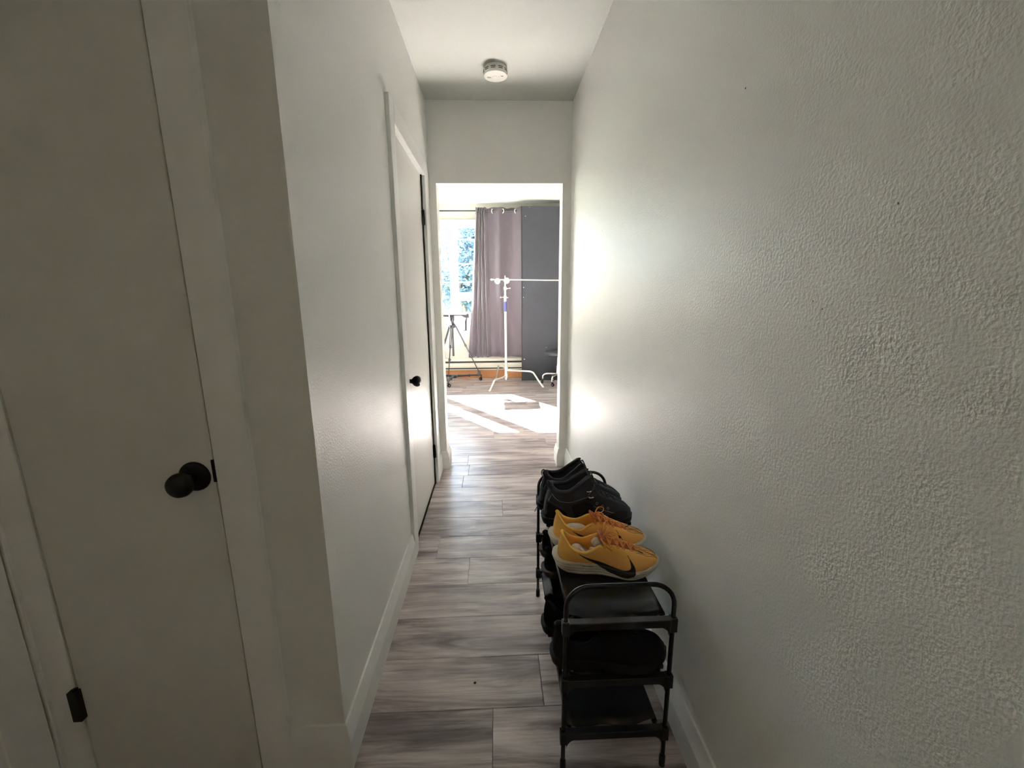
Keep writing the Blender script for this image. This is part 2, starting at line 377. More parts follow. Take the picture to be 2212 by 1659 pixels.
# ------------------------------------------------------------------ doors
def hinge(parent, p, axis_z=0.09, r=0.0065, loc=None):
    bm = BM(); x, y, z = p
    tube(bm, [(x, y, z-axis_z/2), (x, y, z+axis_z/2)], r, 10)
    tube(bm, [(x, y, z-axis_z/2-.004), (x, y, z-axis_z/2)], r*.7, 8); tube(bm, [(x, y, z+axis_z/2), (x, y, z+axis_z/2+.004)], r*.7, 8)
    box(bm, x-.011, x+.011, y-.011, y+.011, z-axis_z/2, z+axis_z/2)
    return obj('hinge', bm, M_BLACKMETAL, parent, smooth=True)
def knob(parent, p, axis, s=1.0):
    kb = BM(); lathe(kb, [(0.0105*s, 0.006), (0.0105*s, 0.022), (0.013*s, 0.027), (0.021*s, 0.034), (0.0265*s, 0.044), (0.0275*s, 0.052), (0.025*s, 0.061), (0.018*s, 0.067), (0, 0.069)], p, axis, 32)
    k = obj('door_knob', kb, M_BLACKMETAL, parent, smooth=60)
    rb = BM(); lathe(rb, [(0.035*s, 0), (0.035*s, 0.003), (0.032*s, 0.007), (0.020*s, 0.009), (0.0125*s, 0.013), (0.0, 0.013)], p, axis, 40)
    obj('rosette', rb, M_BLACKMETAL, k, smooth=50)
    return k
# hallway door (white, left wall)
b = box(BM(), XL-.045, XL-.010, DY0+.004, DY1-.002, 0.012, DZ-.003, 0.0015)
d2 = struct(obj('door_2', b, M_DOOR), 'plain white flush door in the left hallway wall', 'door')
knob(d2, (XL-.010, DY0+.065, 0.885), (1, 0, 0))
hinge(d2, (XL-.004, DY1-.001, 1.78), 0.085); hinge(d2, (XL-.004, DY1-.001, 0.245), 0.09)
t2 = struct(empty('trim_2', (XL, (DY0+DY1)/2, 0)), 'white flat casing and jamb framing the door in the left hallway wall', 'door casing')
def part_box(name, parent, m, x0, x1, y0, y1, z0, z1, bev=0.002):
    ox, oy, oz = parent.location
    return obj(name, box(BM(), x0-ox, x1-ox, y0-oy, y1-oy, z0-oz, z1-oz, bev), m, parent)
part_box('side_board', t2, M_TRIM, XL-.001, XL+.018, 1.950, 2.036, 0, 2.112)
part_box('side_board', t2, M_TRIM, XL-.001, XL+.018, 2.836, 2.925, 0, 2.112)
part_box('head_board', t2, M_TRIM, XL-.001, XL+.019, 2.036, 2.836, 2.024, 2.113)
part_box('jamb', t2, M_TRIM, XL-.12, XL-.001, 2.028, 2.040, 0, 2.036, 0)
part_box('jamb', t2, M_TRIM, XL-.12, XL-.001, 2.830, 2.842, 0, 2.036, 0)
part_box('jamb_head', t2, M_TRIM, XL-.12, XL-.001, 2.040, 2.830, 2.028, 2.040, 0)
# closet door (near left)
b = box(BM(), CX0+.0015, CX1+.0005, YN-.016, YN+.019, 0.014, DZ-.005, 0.0015)
d1 = struct(obj('door_1', b, M_DOOR), 'narrow shaded closet door with black knob, nearest on the left', 'door')
knob(d1, (-0.7145, YN-.016, 0.888), (0, -1, 0), 1.03)
hinge(d1, (CX0-.002, YN-.021, 0.262), 0.088, 0.0068); hinge(d1, (CX0-.002, YN-.021, 1.80), 0.088, 0.0068)
obj('latch', box(BM(), CX1-.004, CX1+.0038, YN-.0175, YN+.01, 0.872, 0.928, 0.001), M_BLACKMETAL, d1)
t1 = struct(empty('trim_1', ((CX0+CX1)/2, YN, 0)), 'white casing boards framing the closet door on the near left', 'door casing')
part_box('side_board', t1, M_TRIM, CX1+.004, -0.581, YN-.018, YN+.001, 0, 2.112)
part_box('side_board', t1, M_TRIM, -1.178, CX0-.004, YN-.018, YN+.001, 0, 2.112)
part_box('back_band', t1, M_TRIM, VX, -1.178, YN-.026, YN+.001, 0, 2.112)
part_box('head_board', t1, M_TRIM, CX0-.004, CX1+.004, YN-.018, YN+.001, 2.026, 2.113)
part_box('jamb', t1, M_TRIM, CX0-.016, CX0-.004, YN+.001, YN+.11, 0, 2.04, 0)
part_box('jamb', t1, M_TRIM, CX1+.004, CX1+.016, YN+.001, YN+.11, 0, 2.04, 0)
t3 = struct(obj('trim_3', box(BM(), VX-.001, VX+.018, YN-.125, YN-.03, 0, 2.11, 0.003), M_TRIM), 'white casing board on the side wall at the far left edge', 'door casing')
# hollow closets behind both doors stay dark: shut the back
wall('wall_closet', [(XL-.9, XL-.85, YN+.11, YF, 0, ZC+.05)], M_WALL, 'hidden wall behind the closet')

# ------------------------------------------------------------------ window
win = struct(empty('window_1', ((WX0+WX1)/2, YW, WZ0)), 'white framed window with blue-tinted panes in the sunlit room', 'window')
def wpart(name, m, bx, parent=None, bev=0.003):
    o = win if parent is None else parent
    ox, oy, oz = win.location
    bm = BM()
    for q in bx: box(bm, q[0]-ox, q[1]-ox, q[2]-oy, q[3]-oy, q[4]-oz, q[5]-oz, bev)
    return obj(name, bm, m, o)
GY = YW+.085
wpart('outer_frame', M_PVC, [(WX0, WX1, YW+.02, YW+.15, 2.355, WZ1), (WX0, WX1, YW+.02, YW+.15, WZ0, 0.985), (WX0, WX0+.05, YW+.02, YW+.15, WZ0, WZ1), (WX1-.05, WX1, YW+.02, YW+.15, WZ0, WZ1)])
wpart('mullion', M_PVC, [(-0.665, -0.605, YW+.02, YW+.15, .985, 2.355)])
wpart('mullion', M_PVC, [(-1.775, -1.700, YW+.02, YW+.15, .985, 2.355)])
def sash(x0, x1, z0, z1, fw=0.042):
    s = wpart('sash', M_PVC, [(x0, x1, YW+.05, YW+.12, z1-fw, z1), (x0, x1, YW+.05, YW+.12, z0, z0+fw), (x0, x0+fw, YW+.05, YW+.12, z0+fw, z1-fw), (x1-fw, x1, YW+.05, YW+.12, z0+fw, z1-fw)])
    wpart('pane', M_GLASS, [(x0+fw-.004, x1-fw+.004, GY, GY+.005, z0+fw-.004, z1-fw+.004)], s, 0)
sash(-1.70, -0.665, 0.985, 2.355, 0.03)
sash(-2.42, -1.775, 0.985, 2.355, 0.045)
sash(-0.605, 0.08, 1.315, 2.355, 0.038)
wpart('transom', M_PVC, [(-0.605, 0.08, YW+.02, YW+.15, 1.275, 1.315)])
sash(-0.605, 0.08, 0.985, 1.275, 0.05)
wpart('casing', M_PVC, [(WX0-.07, WX1+.07, YW-.015, YW+.02, 2.355, 2.42), (WX0-.07, WX0, YW-.015, YW+.02, .9, 2.355), (WX1, WX1+.07, YW-.015, YW+.02, .9, 2.355)])
wpart('sill', M_PVC, [(WX0-.09, WX1+.09, YW-.05, YW+.04, 0.905, 0.935)])
wpart('apron', M_PVC, [(WX0-.07, WX1+.07, YW-.015, YW, 0.845, 0.905)])
tag(obj('wall_outlet', box(BM(), -0.845, -0.775, YW-.007, YW, 0.44, 0.555, 0.002), M_HEAT), 'small cream outlet plate on the window wall behind the tripod', 'outlet')

# ------------------------------------------------------------------ outside
struct(obj('ground_outside', box(BM(), -60, 60, 7.3, 90, -3.4, -3.2), M_GROUND), 'lawn outside the window', 'ground')
def tree(x, y, h, label, seed, spread=2.6, nl=6500):
    r = random.Random(seed); t = tag(empty('tree', (x, y, -3.2)), label, 'tree', 'trees beyond the window')
    bm = BM(); tube(bm, [(0, 0, 0), (0.1, 0, h*.35), (-.1, .1, h*.6), (0, 0, h*.9)], [.22, .17, .12, .04], 8)
    br = []
    for i in range(16):
        a = r.uniform(0, 2*PI); z = h*r.uniform(.3, .85); L = spread*r.uniform(.6, 1.0)
        e = (L*math.cos(a), L*math.sin(a), z+L*r.uniform(.2, .6)); br.append((e, z))
        tube(bm, [(0, 0, z), (e[0]*.5, e[1]*.5, z+(e[2]-z)*.6), e], [.07, .045, .015], 6)
    obj('trunk', bm, M_BARK, t, smooth=True)
    bm = BM()
    for i in range(nl):
        (ex, ey, ez), z = br[r.randrange(len(br))]
        f = r.uniform(.3, 1.05); c = Vector((ex*f, ey*f, z+(ez-z)*f))+Vector((r.gauss(0, .5), r.gauss(0, .5), r.gauss(0, .45)))
        s = r.uniform(.045, .10); q = Matrix.Rotation(r.uniform(0, 6.28), 3, Vector((r.gauss(0, 1), r.gauss(0, 1), r.gauss(0, 1))).normalized())
        vs = [bm.verts.new(c+q@Vector(p)*s) for p in ((-1, 0, 0), (0, -.5, .1), (1, 0, 0), (0, .5, .1))]; bm.faces.new(vs)
    tag(obj('leaves', bm, M_LEAF, t), kind='stuff')
tree(-1.05, 13.8, 8.3, 'leafy tree close outside the window, filling both panes', 1, 1.9, 24000)
tree(-2.1, 20.5, 10.6, 'taller leafy tree standing behind the one outside the window', 2, 3.0, 24000)
tree(-7.6, 16.0, 7.4, 'leafy tree outside, well to the left of the others', 3, 1.9, 5000)
hs = tag(empty('house', (-1.5, 29, -3.2)), 'pale blue neighbouring house low behind the trees', 'house')
obj('wall', box(BM(), -5, 7, 0, 6, 0, 3.6), M_HOUSE, hs)
bm = BM(); vs = [bm.verts.new(p) for p in ((-5.4, -.4, 3.6), (7.4, -.4, 3.6), (7.4, 6.4, 3.6), (-5.4, 6.4, 3.6), (-5.4, 3, 5.2), (7.4, 3, 5.2))]
for f in ((0, 1, 5, 4), (2, 3, 4, 5), (0, 4, 3), (1, 2, 5), (0, 3, 2, 1)): bm.faces.new([vs[i] for i in f])
obj('roof', bm, M_ROOF, hs)
for i, (z, w) in enumerate(((2.70, 'topmost'), (2.15, 'middle'), (1.72, 'lowest'))):
    tag(obj('overhead_cable', tube(BM(), [(-16+2*k, 10.6, z+0.004*((2*k-16)**2)*.25-.1) for k in range(17)], 0.014, 5), M_WIRE), w+' of three overhead cables crossing outside the window', 'cable', 'overhead cables outside')

# ------------------------------------------------------------------ smoke detector
sd = tag(empty('smoke_detector', (0.022, 2.70, ZC)), 'round white smoke detector on the hallway ceiling', 'smoke detector')
obj('base_plate', lathe(BM(), [(0.060, 0), (0.060, -0.006)], seg=48), M_DET, sd, smooth=True)
obj('body', lathe(BM(), [(0.064, -0.006), (0.0655, -0.010), (0.0665, -0.040), (0.066, -0.0445), (0.060, -0.047), (0, -0.0475)], seg=64), M_DET, sd, smooth=30)
for k in range(10):
    a0 = 2*PI*k/10+.12
    for z, w in ((-0.020, .42), (-0.028, .36)):
        pts = [((0.0664+(.0003 if z < -.025 else 0))*math.cos(a0+w*(t/6-.5)), (0.0664+(.0003 if z < -.025 else 0))*math.sin(a0+w*(t/6-.5)), z) for t in range(7)]
        obj('vent_slot', tube(BM(), pts, 0.0016, 6), M_DETD, sd)
for i in range(5):
    x = -0.046+.0045*i; L = .008-.001*abs(i-1)
    obj('sounder_slot', tube(BM(), [(x, -0.006-L+.012, -0.0474), (x+.004, 0.006+L, -0.0474)], 0.0009, 5), M_DETD, sd)
obj('test_button', lathe(BM(), [(0.013, -0.047), (0.0125, -0.0485), (0, -0.0487)], (-0.004, 0, 0), seg=32), M_DET, sd, smooth=30)
obj('indicator', lathe(BM(), [(0.002, -0.047), (0.0015, -0.0485), (0, -0.0486)], (0.019, -0.007, 0), seg=12), M_DETP, sd)
for i in range(2):
    obj('print_mark', box(BM(), 0.030, 0.044, -0.0135+.0045*i, -0.0105+.0045*i, -0.04775, -0.0471), M_DETP, sd)

# ------------------------------------------------------------------ heater
ht = tag(empty('baseboard_heater', (-0.8, YW, 0.14)), 'long cream electric baseboard heater under the window', 'heater')
HX0, HX1 = -1.9, 2.0
def hp(name, m, q, bev=0.002): obj(name, box(BM(), *q, bev), m, ht)
hp('back_panel', M_HEAT, (HX0, HX1, -.02, 0, 0.0, 0.175))
hp('front_cover', M_HEAT, (HX0, HX1, -.068, -.058, 0.036, 0.112))
hp('front_ridge', M_HEAT, (HX0, HX1, -.072, -.066, 0.060, 0.072))
hp('bottom_lip', M_HEAT, (HX0, HX1, -.064, -.02, 0.0, 0.014))
hp('lower_slot', M_HEATD, (HX0+.01, HX1-.01, -.055, -.02, 0.014, 0.036), 0)
hp('outlet_slot', M_HEATD, (HX0+.01, HX1-.01, -.056, -.02, 0.112, 0.142), 0)
hp('top_cover', M_HEAT, (HX0, HX1, -.066, -.0, 0.142, 0.178))
hp('end_cap', M_HEAT, (HX0-.02, HX0, -.07, 0, 0, 0.18))

# ------------------------------------------------------------------ curtain rod and curtains
RZ, RY = 2.505, 6.60
rod = tag(empty('curtain_rod', (-1.1, RY, RZ)), 'thin black curtain rod above the window', 'curtain rod')
obj('pole', tube(BM(), [(-1.75, 0, 0), (1.75, 0, 0)], 0.0125, 12), M_ROD, rod, smooth=True)
for x in (-1.75, 1.75): obj('finial', lathe(BM(), [(0.012, 0), (0.02, 0.01), (0.024, 0.025), (0.016, 0.04), (0, 0.045)], (x, 0, 0), (1 if x > 0 else -1, 0, 0), 16), M_ROD, rod, smooth=True)
for x in (-1.6, -.2, 1.6):
    obj('bracket', box(tube(BM(), [(x, 0.0, 0), (x, YW-RY-.004, 0)], 0.006, 8), x-.015, x+.015, YW-RY-.006, YW-RY, -.03, .03, .001), M_ROD, rod)
def curtain(label, wave, z0, z1, ox, grommets):
    """wave: list of (x_top, x_bottom, y_offset)"""
    c = tag(empty('curtain', (ox, RY, z1)), label, 'curtain', None)
    W = catmull([(w[0], w[1], w[2]) for w in wave], 7)
    bm = BM(); nz_ = 26; rows = []
    for j in range(nz_+1):
        f = j/nz_; row = []
        for i, w in enumerate(W):
            x = w.x+(w.y-w.x)*(f**1.15); amp = 1.0-.25*f
            y = w.z*amp + 0.002*noise.noise(Vector((i*.21, f*2.0, 5)))
            z = z1-(z1-z0)*f + (0.006*math.cos(i*.45) if j == 0 else 0) + (0.008*noise.noise(Vector((i*.1, 0, 9))) if j == nz_ else 0)
            row.append(bm.verts.new((x-ox, y, z-z1)))
        rows.append(row)
    for A, B in zip(rows, rows[1:]):
        for k in range(len(A)-1): bm.faces.new((A[k], A[k+1], B[k+1], B[k]))
    o = obj('fabric', bm, M_CURT, c, smooth='all')
    m = o.modifiers.new('thick', 'SOLIDIFY'); m.thickness = 0.0022; m.offset = 0
    for gx, gy, ry in grommets:
        g = BM(); a = ry
        pts = [(0.027*math.cos(t*PI/10)*math.cos(a), 0.027*math.cos(t*PI/10)*math.sin(a), 0.027*math.sin(t*PI/10)) for t in range(20)]
        tube(g, pts, 0.0075, 8, closed=True)
        obj('grommet', g, M_WHMET, c, smooth=True, loc=(gx-ox, gy, RZ-z1))
    return c
wv = [(-0.262, -0.425, 0), (-0.247, -0.375, -.05), (-0.229, -0.315, .04), (-0.211, -0.285, -.05), (-0.193, -0.245, .045), (-0.175, -0.205, -.05), (-0.157, -0.165, .045), (-0.139, -0.130, -.05), (-0.122, -0.10, .0), (-0.09, -0.06, .05), (-0.012, 0.03, .012), (0.06, 0.08, -.045), (0.125, 0.14, -.005), (0.20, 0.22, .05), (0.26, 0.27, .045), (0.325, 0.325, .0), (0.40, 0.41, -.045), (0.50, 0.50, -.05), (0.58, 0.57, .0), (.66, .65, .045)]
curtain('mauve-grey eyelet curtain hanging in folds between window and black board', wv, 0.365, 2.553, -0.05, [(-.020, 0.006, 1.1), (0.130, -0.002, -1.0), (0.318, 0.004, 1.0), (0.575, -0.002, -1.1)])
wl = [(-2.52+.021*i, -2.52+.021*i, .045*math.sin(i*1.45)) for i in range(34)]  # unseen left curtain, made wide enough to cut off the sun patch
curtain('unseen mauve-grey curtain added at the left end of the rod to cut the sun', wl, 0.365, 2.553, -2.2, [])

# ------------------------------------------------------------------ dark board
bd = tag(empty('board', (0.997, 6.518, 0)), 'tall dark grey standing board to the right of the curtain', 'board')
obj('panel', box(BM(), -0.593, 0.62, -.006, .018, 0, 2.555, 0.002), M_PANEL, bd)
obj('edge_strip', box(BM(), -0.601, -0.591, -.010, .022, 0, 2.558, 0.002), M_PANELE, bd)
for (px, pz, r_) in ((-.570, 1.415, .006), (-.572, 1.27, .005), (-.560, .335, .008), (-.22, .51, .004), (-.19, .40, .004), (-.54, 2.42, .006), (-.48, 2.55-.01, .004)):
    obj('screw_head', lathe(BM(), [(r_, 0), (r_*.8, .003), (0, .0035)], (px, -.006, pz), (0, -1, 0), 8), M_SCREW, bd)

# ------------------------------------------------------------------ light stand
CS = (0.145, 6.20, 0)
ls = tag(empty('light_stand', CS), 'tall chrome light stand with a horizontal boom arm in the sunlit room', 'stand')
obj('column', tube(BM(), [(0, 0, 0.085), (0, 0, 1.05)], 0.0175, 16), M_WHMET, ls, smooth=True)
tag(obj('tape_band', tube(BM(), [(0, 0, 1.075), (0, 0, 1.215)], 0.0205, 16), M_BLUET, ls, smooth=True), 'blue tape wrapped round the column')
obj('column', tube(BM(), [(0, 0, 1.04), (0, 0, 1.26), (0.0, 0, 1.262), (0, 0, 1.40)], [.0185, .0185, .015, .015], 16), M_WHMET, ls, smooth=True)
obj('column', tube(BM(), [(0, 0, 1.38), (0, 0, 1.50)], 0.011, 12), M_WHMET, ls, smooth=True)
for z, s in ((1.275, 1), (1.40, -1)):
    obj('collar', lathe(BM(), [(.0175, -.022), (.0215, -.02), (.0215, .02), (.0175, .022)], (0, 0, z), seg=16), M_WHMET, ls, smooth=30)
    kb = BM(); tube(kb, [(0, 0, z), (-.05*s, -.01, z)], .004, 6); box(kb, -.065*s-.01, -.065*s+.01, -.016, -.004, z-.009, z+.009, .003)
    obj('tee_knob', kb, M_WHMET, ls)
    tube_b = BM(); tube(tube_b, [(0.018, 0, z-.004), (.042, 0, z-.004)], .006, 8); obj('lock_pin', tube_b, M_WHMET, ls)
hb = BM(); lathe(hb, [(.0, 0.075), (.024, .078), (.026, .10), (.026, .165), (.023, .17), (.023, .24), (.027, .245), (.027, .262), (.018, .27)], seg=20)
obj('leg_hub', hb, M_WHMET, ls, smooth=30)
def cleg(fx, fy, zt, bend):
    d = Vector((fx, fy, 0)); L = d.length; d.normalize(); n = Vector((0, 0, 1))
    P = [d*.02+n*zt, d*(L*.3)+n*zt, d*(L*(bend-.08))+n*zt, d*(L*bend)+n*(zt-.008), d*(L*(bend+.06))+n*(zt-.03), d*(L*.9)+n*(zt*.35), d*L+n*.008]
    bm = BM(); tube(bm, catmull(P, 4), 0.0125, 10)
    o = obj('leg', bm, M_WHMET, ls, smooth=True)
    fb = BM(); lathe(fb, [(.013, 0), (.016, .004), (.014, .02), (0.0, .02)], (d.x*L, d.y*L, 0), seg=10); obj('foot', fb, M_WHMET, o, smooth=True)
cleg(-0.240, -0.425, 0.135, .72); cleg(0.525, -0.195, 0.222, .70); cleg(-0.155, 0.40, 0.255, .66)
def griphead(x, y, z, r, big=True):
    g = BM(); lathe(g, [(r*.75, -.022), (r, -.016), (r, .016), (r*.75, .022)], (x, y, z), (0, 1, 0), 24)
    lathe(g, [(r*.6, .022), (r*.6, .034), (0, .036)], (x, y, z), (0, 1, 0), 16); lathe(g, [(r*.6, .022), (r*.6, .034), (0, .036)], (x, y, z), (0, -1, 0), 16)
    tube(g, [(x, y-.03, z), (x, y-.065, z)], .006, 8)
    o = obj('grip_head', g, M_WHMET, ls, smooth=30)
    h = BM(); tube(h, [(x-.02, y-.065, z-.03), (x+.02, y-.07, z+.035)], .007, 8); obj('grip_handle', h, M_WHMET, o, smooth=True)
griphead(0.022, 0, 1.505, .042); griphead(-0.108, 0, 1.500, .040)
obj('boom_arm', tube(BM(), [(-.185, -.028, 1.520), (1.05, -.028, 1.500)], 0.0082, 10), M_WHMET, ls, smooth=True)
obj('boom_end', lathe(BM(), [(.009, 0), (.014, .006), (.014, .02), (0, .026)], (-.18, -.028, 1.52), (-1, 0, 0), 12), M_WHMET, ls, smooth=True)
obj('spigot', tube(BM(), [(0, 0, 1.50), (0, 0, 1.575)], [.010, .008], 10), M_WHMET, ls)

# ------------------------------------------------------------------ tripod on its dolly
TC = Vector((-0.635, 6.37, 0))
wheels = [Vector((-0.70, 6.10, 0)), Vector((-0.235, 6.56, 0)), Vector((-0.96, 6.55, 0))]
td = tag(empty('tripod_dolly', TC), 'black folding dolly with three casters under the tripod', 'dolly')
hub = BM(); lathe(hub, [(0, .09), (.045, .09), (.05, .10), (.05, .125), (.03, .135), (0, .135)], seg=16); obj('hub', hub, M_TRIPOD, td, smooth=30)
def caster(parent, p, r=0.024, h=0.075, m=M_TRIPOD, ang=0.3, name='caster'):
    bm = BM(); x, y, z0 = p; c, s = math.cos(ang), math.sin(ang)
    tube(bm, [(x, y, z0+h), (x, y, z0+r*2.1)], r*.3, 8)
    for q in (-1, 1):
        tube(bm, [(x-s*q*r*.55, y+c*q*r*.55, z0+r*2.15), (x+c*r*.5-s*q*r*.55, y+s*r*.5+c*q*r*.55, z0+r)], r*.16, 6)
    box(bm, x-r*.6, x+r*.6, y-r*.6, y+r*.6, z0+r*2.05, z0+r*2.3, r*.1)
    o = obj(name, bm, m, parent, smooth=30)
    w = BM(); lathe(w, [(r*.5, -r*.32), (r*.97, -r*.32), (r, -r*.2), (r, r*.2), (r*.97, r*.32), (r*.5, r*.32)], (x+c*r*.5, y+s*r*.5, z0+r), (-s, c, 0), 20)
    obj('wheel', w, M_BLKR, o, smooth=30)
    a = BM(); lathe(a, [(r*.45, -r*.36), (r*.45, r*.36)], (x+c*r*.5, y+s*r*.5, z0+r), (-s, c, 0), 12); obj('wheel_cap', a, M_STEEL, o, smooth=30)
for i, w in enumerate(wheels):
    d = w-TC; a = BM(); tube(a, [d*.1+Vector((0, 0, .115)), d*.55+Vector((0, 0, .105)), d*.93+Vector((0, 0, .095))], [.019, .015, .015], 8)
    box(a, d.x*.55-.018, d.x*.55+.018, d.y*.55-.018, d.y*.55+.018, .085, .125, .004)
    ar = obj('arm', a, M_TRIPOD, td, smooth=30)
    caster(td, (d.x, d.y, 0), .026, .10, M_TRIPOD, 0.5+i*2)
    cb = BM(); box(cb, d.x*.92-.022, d.x*.92+.022, d.y*.92-.022, d.y*.92+.022, .085, .155, .006); obj('leg_cup', cb, M_TRIPOD, ar)
tr = tag(empty('tripod', TC), 'black tripod carrying a flat tray, in front of the window', 'tripod')
obj('centre_column', tube(BM(), [(0, 0, .42), (0, 0, .98)], .0145, 12), M_TRIPOD, tr, smooth=True)
cr = BM(); lathe(cr, [(.02, .83), (.045, .845), (.048, .885), (.03, .90), (.02, .93), (.03, .95), (.03, .985), (0, .985)], seg=18); obj('crown', cr, M_TRIPOD, tr, smooth=30)
for w in wheels:
    d = (w-TC); d.z = 0; foot = d*.92+Vector((0, 0, .14)); topp = d.normalized()*.045+Vector((0, 0, .875))
    v = foot-topp; side = Vector((-d.y, d.x, 0)).normalized()
    a = BM()
    for s in (-1, 1): tube(a, [topp+side*.011*s, topp+v*.42+side*.011*s], .0075, 8)
    tube(a, [topp+v*.38, topp+v*.72], .0085, 8); tube(a, [topp+v*.68, foot], .0068, 8)
    lg = obj('leg', a, M_TRIPOD, tr, smooth=30)
    for f in (.42, .66):
        c = BM(); q = topp+v*f; tube(c, [q-v.normalized()*.018, q+v.normalized()*.018], .0165, 8); tube(c, [q, q+side*.028], .006, 6); obj('clamp', c, M_TRIPOD, lg, smooth=30)
hp_ = BM(); box(hp_, -.03, .03, -.045, .045, .985, 1.015, .004); box(hp_, -.035, .20, -.02, .02, 1.015, 1.035, .003); obj('head_plate', hp_, M_TRIPOD, tr)
wb_ = BM(); vs = [wb_.verts.new(p) for p in ((.09, -.03, 1.042), (.245, -.03, 1.042), (.245, -.03, .985), (.19, -.03, .985), (.09, .03, 1.042), (.245, .03, 1.042), (.245, .03, .985), (.19, .03, .985))]
for f in ((0, 1, 2, 3), (7, 6, 5, 4), (0, 4, 5, 1), (1, 5, 6, 2), (2, 6, 7, 3), (3, 7, 4, 0)): wb_.faces.new([vs[i] for i in f])
obj('tray_clamp', wb_, M_TRIPOD, tr)
box_l = box(BM(), -.20, -.05, -.03, .03, 1.0, 1.042, .004); obj('tray_clamp', box_l, M_TRIPOD, tr)
ph = BM(); tube(ph, [(.215, -.02, .99), (.20, -.04, .93), (.198, -.05, .80)], [.010, .013, .015], 10); tube(ph, [(.20, -.045, .82), (.165, -.03, .80)], .008, 8); obj('pan_handle', ph, M_TRIPOD, tr, smooth=True)
ty = tag(empty('tray', (TC.x, TC.y-.02, 1.042)), 'flat pale tray mounted level on top of the tripod', 'tray')
obj('plate', box(BM(), -.215, .225, -.21, .155, 0, .012, .003), M_TRAYTOP, ty)
obj('rim', box(BM(), -.215, .225, -.216, -.210, -.004, .018, .001), M_TRAYTOP, ty)
obj('corner_knob', lathe(BM(), [(.003, 0), (.007, .008), (0, .018)], (.222, -.12, .012), seg=10), M_TRIPOD, ty)

# ------------------------------------------------------------------ stool
st = tag(empty('stool', (0.918, 6.235, 0)), 'black round stool on chrome casters at the right side of the doorway view', 'stool')
sb = BM(); lathe(sb, [(0, .425), (.17, .425), (.19, .432), (.198, .450), (.198, .472), (.188, .488), (.15, .496), (0, .497)], seg=40); obj('seat', sb, M_SEAT, st, smooth=50)
pb = BM(); tube(pb, [(0, 0, .14), (0, 0, .28)], .026, 16); obj('gas_column', pb, M_STEEL, st, smooth=30)
pb = BM(); tube(pb, [(0, 0, .27), (0, 0, .425)], .016, 16); obj('column', pb, M_STEEL, st, smooth=30)
for k in range(5):
    a = math.radians(-120+72*k); c, s = math.cos(a), math.sin(a)
    lb = BM(); tube(lb, catmull([(0.02*c, .02*s, .150), (.12*c, .12*s, .152), (.19*c, .19*s, .145), (.222*c, .222*s, .115), (.226*c, .226*s, .07)], 4), [.018]*4+[.016]*4+[.014]*9, 10)
    lg = obj('base_arm', lb, M_STEEL, st, smooth=True)
    caster(st, (.226*c, .226*s, 0), .027, .075, M_TRIPOD, a+1.2)

# ------------------------------------------------------------------ shoe rack
RX0, RX1, RY0, RY1 = 0.168, 0.449, 0.945, 1.650
LV = [0.476, 0.302, 0.130]
rk = tag(empty('shoe_rack', ((RX0+RX1)/2, (RY0+RY1)/2, 0)), 'black three-tier metal shoe rack standing along the right wall', 'shoe rack')
cx_, cy_ = rk.location.x, rk.location.y
TR = 0.0060
for ye in (RY0, RY1):
    y = ye-cy_; xa, xb = RX0-cx_, RX1-cx_; ztop, cr_ = 0.578, 0.062
    P = [(xa, y, 0.012), (xa, y, ztop-cr_)]
    P += [(xa+cr_-cr_*math.cos(t*PI/16), y, ztop-cr_+cr_*math.sin(t*PI/16)) for t in range(1, 9)]
    P += [(xb-cr_+cr_*math.sin(t*PI/16), y, ztop-cr_+cr_*math.cos(t*PI/16)) for t in range(0, 9)]
    P += [(xb, y, 0.012)]
    fr = obj('end_frame', tube(BM(), P, TR, 12), M_RACK, rk, smooth=True)
    for x in (xa, xb): obj('foot_cap', lathe(BM(), [(.0085, 0), (.0085, .03), (.0075, .034), (0, .034)], (x, y, 0), seg=14), M_RACKPL, fr, smooth=30)
    s_in = 1 if ye == RY0 else -1
    for z in LV:
        b = BM(); box(b, xa+.004, xb-.004, y-.009, y+.012*s_in if s_in > 0 else y+.009, z-.022, z, .0015)
        for q, x in ((1, xa), (-1, xb)):
            box(b, x-.0095, x+.0095, y-.0105, y+.0105, z-.036, z+.004, .002)
            # curved gusset under the bar
            g = [(x+q*.008, z-.020)]+[(x+q*(.008+.030-.030*math.sin(t*PI/12)), z-.022-.030*(1-math.cos(t*PI/12))) for t in range(0, 7)]
            fa = [b.verts.new((gx, y-.006, gz)) for gx, gz in g]; fb = [b.verts.new((gx, y+.006, gz)) for gx, gz in g]
            b.faces.new(fa); b.faces.new(fb[::-1])
            for i in range(len(g)):
                j = (i+1) % len(g); b.faces.new((fa[i], fb[i], fb[j], fa[j]))
        obj('cross_bar', b, M_RACKPL, rk, smooth=30)
